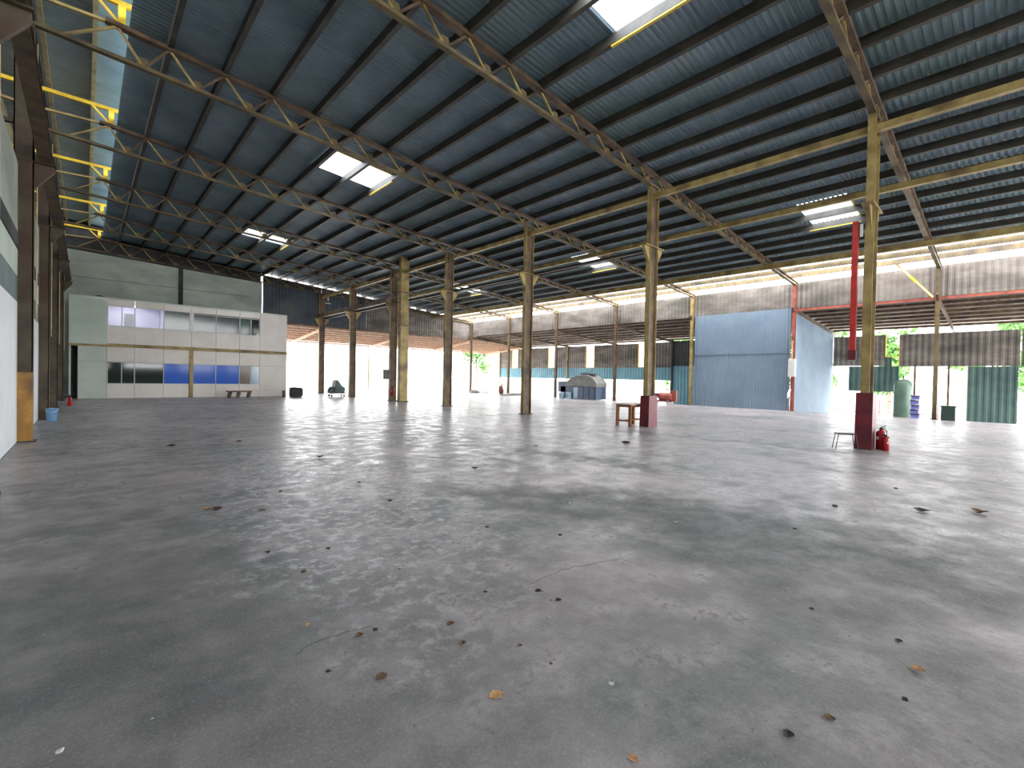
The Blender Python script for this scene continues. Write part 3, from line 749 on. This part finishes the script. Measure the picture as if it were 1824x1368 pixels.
# bench in front of the office
t = empty('low_bench', (8.0, 33.1, 0), 'long low bench with chunky dark legs in front of the office cabin', 'bench')
MB().box(6.45, 9.9, 32.85, 33.2, .44, .48).build('plank', 'paletop', t)
MB().box(6.45, 7.8, 32.83, 33.22, .36, .43).build('dark_plank', 'brownsteel', t)
for x in (6.62, 7.1, 7.68): MB().prism([(x - .13, 0), (x + .02, 0), (x + .1, .36), (x - .05, .36)], 'y', 32.86, 33.18).build('leg', 'brownsteel', t)
MB().box(9.7, 9.8, 32.9, 33.15, 0, .44).build('leg', 'darksteel', t)
# black drum lying by the office corner
t = empty('rubber_roll', (10.75, 33.5, 0), 'black rounded rubber roll lying at the right corner of the office cabin', 'roll')
pts = [(10.38, .06), (10.44, 0), (11.0, 0), (11.1, .1), (11.1, .5), (11.0, .62), (10.55, .66), (10.38, .6)]
MB().prism(pts, 'y', 33.3, 34.0).build('roll', 'black', t, bevel=.03)
MB().bar((10.3, 33.6, .72), (11.35, 33.4, .64), .12, .05).build('strap_board', 'tarp', t)

# tarpaulin heap (hand cart) by the sixth column
def blob(name, cx, cy_, rx, ry, rz, m, z0=0.0, par=None, seed=1, seg=18, rings=9, flat=.0):
    rnd = random.Random(seed); mb = MB(); prof = []
    for i in range(rings + 1):
        ph = i / rings * math.pi / 2
        for k in range(seg):
            t_ = 2 * math.pi * k / seg
            r = math.cos(ph) ** .7
            j = 1 + rnd.uniform(-.09, .09)
            mb.v.append((cx + rx * r * math.cos(t_) * j, cy_ + ry * r * math.sin(t_) * j, z0 + rz * math.sin(ph) * (1 + rnd.uniform(-.05, .05))))
    for i in range(rings):
        for k in range(seg):
            k2 = (k + 1) % seg
            mb.f.append((i * seg + k, i * seg + k2, (i + 1) * seg + k2, (i + 1) * seg + k))
    mb.f.append(tuple(range(seg))[::-1]); mb.f.append(tuple(rings * seg + k for k in range(seg)))
    return mb.build(name, m, par, True)
t = empty('covered_cart', (13.5, 32.9, 0), 'hand cart under a slate green tarpaulin at the foot of the sixth middle column', 'cart')
MB().prism([(13.0, .3), (13.75, .3), (13.8, .62), (13.55, .78), (13.25, 1.2), (13.12, 1.12)], 'y', 32.6, 33.3).build('tarpaulin', 'greytarp', t, bevel=.03)
blob('tarpaulin_fold', 12.95, 33.0, .28, .3, .4, 'greytarp', .3, t, 5)
MB().box(12.75, 13.85, 32.62, 33.28, .22, .29).build('deck', 'darksteel', t)
MB().box(12.7, 13.9, 32.66, 32.7, .08, .13).build('lower_bar', 'whitemetal', t)
for x in (12.85, 13.75):
    for y in (32.7, 33.2): MB().tube([(x, y - .02, .08), (x, y + .02, .08)], .08, 12).build('wheel', 'black', t)
    MB().box(x - .015, x + .015, 32.9, 32.94, .1, .24).build('leg', 'darksteel', t)

# tarpaulin covered machine at the slab edge
t = empty('covered_machine', (28.7, 23.0, 0), 'large machine under a domed grey tarpaulin with navy panels and pale blue base cabinets', 'machine')
MB().box(28.0, 29.3, 21.0, 24.5, .05, 1.0).build('body', 'navy', t, bevel=.02)
for i in range(4): MB().box(27.97, 28.0, 21.15 + i * .52, 21.6 + i * .52, .1, .95).build('panel', 'paleblue' if i == 3 else 'navy', t)
MB().prism([(20.95, 1.0), (23.9, 1.0), (24.0, 1.2), (23.5, 1.65), (22.7, 1.9), (21.8, 1.92), (21.2, 1.6), (20.95, 1.3)], 'x', 27.95, 29.3).build('tarpaulin', 'tarp', t, bevel=.05)
MB().prism([(21.5, 1.93), (22.7, 1.93), (22.4, 2.02), (21.8, 2.04)], 'x', 28.1, 28.9).build('cap', 'black', t)
MB().tube([(28.3, 22.9, 2.0), (28.3, 21.6, 2.2)], .015, 6).build('aerial', 'darksteel', t)
MB().box(28.0, 28.6, 23.95, 24.75, .55, 1.38).build('control_cabinet', 'navy', t, bevel=.01)
for i in range(2):
    c = MB().box(27.75, 27.98, 23.35 + i * .68, 23.74 + i * .68, 0, .54).build('base_cabinet', 'paleblue', t, bevel=.01)
    for j in range(3):
        MB().box(27.735, 27.75, 23.45 + i * .68, 23.8 + i * .68, .14 + j * .11, .19 + j * .11).build('louvre', 'darksteel', c)

# sack and scrap by the far edge post
t = empty('brown_sack', (29.2, 32.6, 0), 'reddish brown sack leaning against the edge post beside the scrap pile', 'sack')
MB().tube([(29.2, 32.95, 0), (29.15, 33.0, .35), (29.15, 33.05, .7), (29.2, 32.95, .9)], [.18, .26, .2, .08], 12).build('bag', 'skin_brown', t, True)
MB().tube([(29.2, 32.95, .9), (29.22, 32.93, 1.0)], [.05, .1], 10).build('neck', 'skin_brown', t, True)
for i, (p, q, r, lab) in enumerate([((28.3, 33.9, .05), (28.1, 35.2, .14), .04, 'grey crooked branch on the floor right of the brown sack, lying lowest'),
                                    ((27.6, 34.9, .05), (27.9, 36.2, .3), .05, 'forked grey timber offcut lying on the scrap pile'),
                                    ((28.9, 33.4, .04), (28.8, 34.6, .1), .03, 'thin dark stick reaching towards the brown sack')]):
    p, q = Vector(p), Vector(q); mid = (p + q) / 2 + Vector((.08, -.05, .06))
    tag(recentre(MB().tube([p, mid, q], [r, r * .9, r * .6], 7).build('timber_offcut', 'bark')), lab, 'timber', 'scrap timber by the right edge')
o = blob('rubble_heap', 28.8, 36.6, .5, .5, .28, 'tarp', 0, None, 8); tag(recentre(o), 'low grey rubble heap under the scrap timber at the right edge', 'rubble')
o = blob('sand_heap', 28.9, 30.8, 1.7, .45, .2, 'pinkrail', 0, None, 12); o.data.materials[0] = M['tarp']; tag(recentre(o), 'low dusty sand heap between the third middle column and the covered machine', 'sand')

# red pump in front of the dark wall
t = empty('red_pump', (28.8, 16.0, 0), 'small maroon motor pump with white rollers left of the blue-grey partition', 'pump')
MB().box(28.55, 29.1, 16.15, 17.2, .42, .72).build('housing', 'maroon', t, bevel=.02)
MB().tube([(28.8, 15.3, .5), (28.8, 16.2, .5)], .26, 14).build('motor', 'rustred', t)
MB().box(28.5, 29.1, 15.2, 17.3, .18, .24).build('frame', 'maroon', t)
MB().box(28.7, 28.9, 15.0, 15.4, .2, .95).build('guard', 'rustred', t)
for y in (15.5, 16.6): MB().tube([(28.5, y, .13), (29.1, y, .13)], .13, 14).build('roller', 'whitemetal', t)
MB().tube([(28.8, 17.9, .95), (28.8, 16.9, .9), (28.8, 15.3, .98)], .02, 6).build('handlebar', 'black', t)
for y in (15.4, 17.1): MB().box(28.78, 28.82, y, y + .04, .2, .93).build('stanchion', 'black', t)

# left wall: light blue bucket
t = empty('blue_bucket', (-.78, 20.0, 0), 'light blue plastic bucket on the floor against the second left post', 'bucket')
MB().lathe(-.74, 19.75, [(.11, 0), (.115, .01), (.14, .36), (.15, .365), (.15, .39), (.135, .39), (.13, .36), (.10, .02)], 20).build('pail', 'bucket', t, True)
MB().tube([(-.6, 19.75, .36), (-.63, 19.64, .3), (-.74, 19.59, .27), (-.85, 19.64, .3), (-.88, 19.75, .36)], .006, 5).build('handle', 'whitemetal', t)

# tank, bin, chairs on the right
t = empty('air_tank', (31.0, 3.74, -1.0), 'upright green grey pressure tank with a domed top on the right', 'tank')
MB().lathe(31.0, 3.74, [(.1, -.8), (.28, -.75), (.38, -.55), (.38, 1.5), (.33, 1.75), (.2, 1.87), (.06, 1.9)], 24).build('shell', 'tank', t, True)
for a in (0.5, 2.6, 4.7): MB().box(31.0 + .32 * math.cos(a) - .03, 31.0 + .32 * math.cos(a) + .03, 3.74 + .32 * math.sin(a) - .03, 3.74 + .32 * math.sin(a) + .03, -1.0, -.5).build('leg', 'tank', t)
MB().tube([(31.0, 3.74, 1.88), (31.0, 3.74, 2.06)], .03, 8).build('valve', 'darksteel', t)
MB().tube([(31.0, 3.74, 2.04), (31.0, 3.4, 2.04)], .02, 6).build('pipe', 'whitemetal', t)
t = empty('waste_bin', (29.2, 1.95, 0), 'dark green plastic bin at the slab edge right of the last edge post', 'bin')
MB().prism([(28.98, 0), (29.42, 0), (29.46, .62), (28.94, .62)], 'y', 1.66, 2.14).build('body', 'bin', t, bevel=.02)
MB().box(28.92, 29.48, 1.63, 2.17, .62, .68).build('lid', 'bin', t, bevel=.012)
t = empty('stacked_stools', (29.15, 3.05, 0), 'stack of violet blue plastic stools between the pressure tank and the edge post', 'stools')
for i in range(5):
    z = i * .22
    MB().prism([(28.98, z + .02), (29.32, z + .02), (29.26, z + .22), (29.04, z + .22)], 'y', 2.9 + (i % 2) * .03, 3.2 + (i % 2) * .03).build('stool', 'violet', t, bevel=.015)
    MB().box(28.97, 29.33, 2.88, 3.23, z + .2, z + .225).build('rim', 'black', t)
# guard rails and painted kerb outside
t = empty('guard_rail', (40.5, 20, -1), 'faded pink guard rail outside the openings of the outer wall', 'railing')
for z in (-.28, .45): MB().box(40.48, 40.52, -12, 46, z - .025, z + .025).build('rail', 'pinkrail', t)
for i in range(20): MB().box(40.47, 40.53, -11.9 + i * 3.0, -11.84 + i * 3.0, -1, .5).build('post', 'pinkrail', t)
t = empty('low_kerb', (50, 5, -1), 'red and white low kerb wall across the yard outside', 'kerb')
MB().box(50, 50.3, -30, 44, -1, -.75).build('red_face', 'pinkrail', t)
MB().box(50, 50.3, -30, 44, -.75, -.5).build('white_top', 'white', t)

# trees outside
def tree(x, y, z0, h, r, label, seed, n=900, zlow=.35):
    rnd = random.Random(seed)
    t = empty('broadleaf_tree', (x, y, z0), label, 'tree', 'trees outside the building')
    pts = [(x, y, z0), (x + .1, y, z0 + h * .3), (x - .1, y + .1, z0 + h * .6)]
    tr = MB().tube(pts, [.18, .14, .08], 8)
    for i in range(6):
        a = rnd.uniform(0, 6.28); tr.tube([(x, y, z0 + h * (.3 + .05 * i)), (x + r * .6 * math.cos(a), y + r * .6 * math.sin(a), z0 + h * (.5 + .07 * i))], [.07, .03], 6)
    tr.build('trunk', 'bark', t)
    mb = MB()
    cl_ = [(x + rnd.gauss(0, r * .45), y + rnd.gauss(0, r * .45), z0 + h * (zlow + (1 - zlow) * rnd.random()), r * rnd.uniform(.3, .5)) for _ in range(14)]
    for i in range(n):
        cx, cy_, cz, cr = rnd.choice(cl_)
        v = Vector((rnd.gauss(0, 1), rnd.gauss(0, 1), rnd.gauss(0, 1))).normalized() * cr * rnd.uniform(.5, 1)
        p = Vector((cx, cy_, cz)) + v; a = Vector((rnd.gauss(0, 1), rnd.gauss(0, 1), rnd.gauss(0, 1))).normalized(); b = a.orthogonal().normalized(); s = rnd.uniform(.2, .42)
        k = len(mb.v); mb.v += [tuple(p - a * s), tuple(p + b * s * .45), tuple(p + a * s), tuple(p - b * s * .45)]; mb.f.append((k, k + 1, k + 2, k + 3))
    f = mb.build('foliage', 'leafgreen', t); f['kind'] = 'stuff'
tree(47.5, 60, 0, 7.5, 2.6, 'green tree beyond the back corner, seen between the middle columns', 3, 1500, .2)
for i in range(7):
    tree(62, -16 + i * 8.2, -1, 8.5 + (i % 3), 2.6, ['first', 'second', 'third', 'fourth', 'fifth', 'sixth', 'seventh'][i] + ' bright green yard tree from the right, beyond the outer wall', 20 + i, 1500, .25)

# ------------------------------------------------------------------ dead leaves and scraps on the floor
def leaf(x, y, size, m, seed, label, kind='leaf'):
    rnd = random.Random(seed); mb = MB(); n = 7
    curl = rnd.uniform(.25, .6)
    if kind == 'leaf':
        for i in range(n):
            u = i / (n - 1) * 2 - 1; wd = .42 * (1 - abs(u) ** 2.2) + .02
            for j in (-1, 0, 1):
                mb.v.append((u * size / 2, j * wd * size * (1 + rnd.uniform(-.15, .15)), abs(j) * wd * size * curl + (u * u) * size * .12 * curl * 2 + .002 + rnd.uniform(0, .04) * size))
        for i in range(n - 1):
            for j in range(2):
                a = i * 3 + j; mb.f.append((a, a + 3, a + 4, a + 1))
        mb.v = [(a, b, c) for a, b, c in mb.v]
        mb.tube([(size / 2, 0, .005 + size * .03), (size * .75, size * .08, .006)], .0015, 4)
    else:
        for i in range(6):
            t_ = i / 6 * 6.283; mb.v.append((math.cos(t_) * size / 2 * rnd.uniform(.6, 1), math.sin(t_) * size / 2 * rnd.uniform(.5, .9), .001))
        for i in range(6): x_, y_, _ = mb.v[i]; mb.v.append((x_ * .8, y_ * .8, size * .22 * rnd.uniform(.3, 1)))
        mb.f.append(tuple(range(6))[::-1]); mb.f.append(tuple(range(6, 12)))
        for i in range(6): mb.f.append((i, (i + 1) % 6, 6 + (i + 1) % 6, 6 + i))
    o = mb.build({'leaf': 'dry_leaf', 'chip': 'paper_scrap', 'clod': 'dirt_clod'}[kind], m)
    o.location = (x, y, 0.0); o.rotation_euler = (0, 0, rnd.uniform(0, 6.28))
    return tag(o, label, {'leaf': 'leaf', 'chip': 'scrap', 'clod': 'dirt'}[kind], {'leaf': 'dry leaves scattered on the concrete', 'chip': 'pale scraps scattered on the concrete', 'clod': 'dirt clods scattered on the concrete'}[kind])
LV = [
 (1.50, 1.69, .085, 'leaftan', 'leaf', 'large curled tan leaf on the concrete near the bottom centre'),
 (1.14, 2.19, .075, 'leafbrown', 'leaf', 'curled brown leaf left of the large tan leaf'),
 (1.33, 2.64, .05, 'leafdark', 'clod', 'dark round clod beside a crack, behind the curled brown leaf'),
 (1.22, 2.63, .06, 'leafbrown', 'leaf', 'flat brown leaf just left of the dark round clod'),
 (1.71, 2.38, .06, 'leafbrown', 'leaf', 'reddish brown leaf right of the dark round clod'),
 (1.64, 2.16, .055, 'leafbrown', 'leaf', 'thin pale brown leaf sliver below the reddish brown leaf'),
 (3.39, .31, .075, 'leaftan', 'leaf', 'bright tan leaf alone on the concrete at the lower right'),
 (1.68, 1.03, .05, 'leaftan', 'leaf', 'small bright tan leaf at the bottom edge of the floor'),
 (2.58, .54, .06, 'leafbrown', 'leaf', 'dull brown leaf low on the right, left of the bright tan leaf'),
 (2.32, .64, .06, 'leafdark', 'leaf', 'greyish leaf lying lowest on the right'),
 (-.07, 2.63, .05, 'chip', 'chip', 'white paper scrap at the bottom left corner of the floor'),
 (1.12, 6.14, .13, 'leafdark', 'leaf', 'large dark curled leaf on the left middle of the floor'),
 (1.03, 6.24, .1, 'leaftan', 'leaf', 'pale brown leaf tucked under the large dark curled leaf'),
 (1.49, 5.79, .1, 'leafbrown', 'leaf', 'brown leaf right of the large dark curled leaf'),
 (1.29, 3.79, .07, 'leafbrown', 'clod', 'rusty brown clod on the left middle floor'),
 (1.61, 4.14, .06, 'leafdark', 'leaf', 'dark leaf standing up behind the rusty brown clod'),
 (1.18, 4.39, .06, 'leafdark', 'leaf', 'small dark leaf left behind the rusty brown clod'),
 (4.94, 6.23, .16, 'leafdark', 'leaf', 'wide dark leaf flat in the middle distance, left of centre'),
 (3.27, 8.85, .16, 'leafdark', 'leaf', 'dark leaf beside the glossy patch far from the camera'),
 (2.81, 5.25, .07, 'leafdark', 'leaf', 'small dark leaf in the middle of the pale speckled patch'),
 (3.12, 3.71, .07, 'leafdark', 'clod', 'small dark clod in the centre of the floor'),
 (3.53, 3.05, .06, 'leafdark', 'clod', 'dark speck on the left edge of the wide dark stain'),
 (2.17, 2.59, .04, 'leafdark', 'clod', 'round dark spot of dirt left of the two dark leaves at centre'),
 (1.89, 3.35, .03, 'leafdark', 'clod', 'tiny dark grain left of centre, in front of the pale patch'),
 (2.46, 2.33, .06, 'leafdark', 'leaf', 'left one of the two dark leaves below the long floor crack'),
 (2.47, 2.14, .055, 'leafdark', 'leaf', 'right one of the two dark leaves below the long floor crack'),
 (2.26, 2.04, .035, 'chip', 'chip', 'pale scrap in front of the two dark leaves'),
 (1.04, 2.96, .045, 'leaftan', 'leaf', 'pale leaf left of the flat brown leaf'),
 (1.88, 1.92, .04, 'leafbrown', 'leaf', 'small grey brown leaf above the lower centre'),
 (1.90, 1.69, .03, 'leafbrown', 'clod', 'tiny brown clod right of the large tan leaf'),
 (.95, 2.42, .035, 'leafdark', 'leaf', 'small dark leaf on the pale round stain'),
 (7.69, .71, .22, 'leafdark', 'leaf', 'long dark leaf at the right edge of the middle floor'),
 (4.86, 2.50, .05, 'chip', 'chip', 'small pale scrap on the wide dark stain'),
 (3.75, .91, .05, 'leafdark', 'clod', 'dark speck at the lower rim of the stain on the right'),
 (1.33, 11.97, .2, 'leafdark', 'leaf', 'far dark leaf on the left half of the floor'),
 (2.58, 11.92, .14, 'leafbrown', 'leaf', 'far brown leaf level with the far dark one, to its right'),
 (9.88, 6.46, .24, 'leafdark', 'leaf', 'dark leaf on the bright floor in front of the wooden table'),
 (4.53, 3.77, .06, 'chip', 'chip', 'pale scrap at the top left of the wide dark stain'),
 (7.11, 1.50, .1, 'leafdark', 'clod', 'dark clod beyond the wide dark stain on the right'),
 (3.69, .43, .05, 'leafdark', 'leaf', 'dark curled leaf above the bright tan leaf at the lower right'),
 (3.03, .32, .05, 'leafdark', 'clod', 'dim clod below the bright tan leaf at the lower right'),
 (2.01, 1.37, .05, 'chip', 'chip', 'dull white scrap between the large tan leaf and the dull brown leaf'),
 (1.92, 7.81, .04, 'chip', 'chip', 'white chip behind the large dark curled leaf'),
 (8.18, .22, .2, 'leafbrown', 'leaf', 'brown leaf at the far right rim of the floor'),
 (5.66, 1.55, .06, 'leafdark', 'clod', 'dark dot on the far part of the wide dark stain'),
 (1.92, 6.57, .07, 'leafdark', 'leaf', 'dark leaf behind the brown leaf on the left middle floor'),
 (7.69, 7.44, .12, 'leafdark', 'leaf', 'thin dark leaf beyond the start of the narrow dark streak'),
 (2.95, 6.44, .07, 'leafdark', 'leaf', 'dark leaf above the pale speckled patch'),
 (.23, 2.61, .02, 'chip', 'chip', 'tiny white chip on the lower left floor'),
 (1.97, 3.23, .025, 'chip', 'chip', 'tiny white chip left of the crack at the centre'),
 (9.10, 1.15, .08, 'leafdark', 'clod', 'dark clod between the stain and the maroon plinth'),
]
for i, (x, y, s, m, kd, lab) in enumerate(LV):
    if kd == 'clod' and m == 'chip': m = 'leafdark'
    leaf(x, y, s * .88, m, 100 + i, lab, kd)
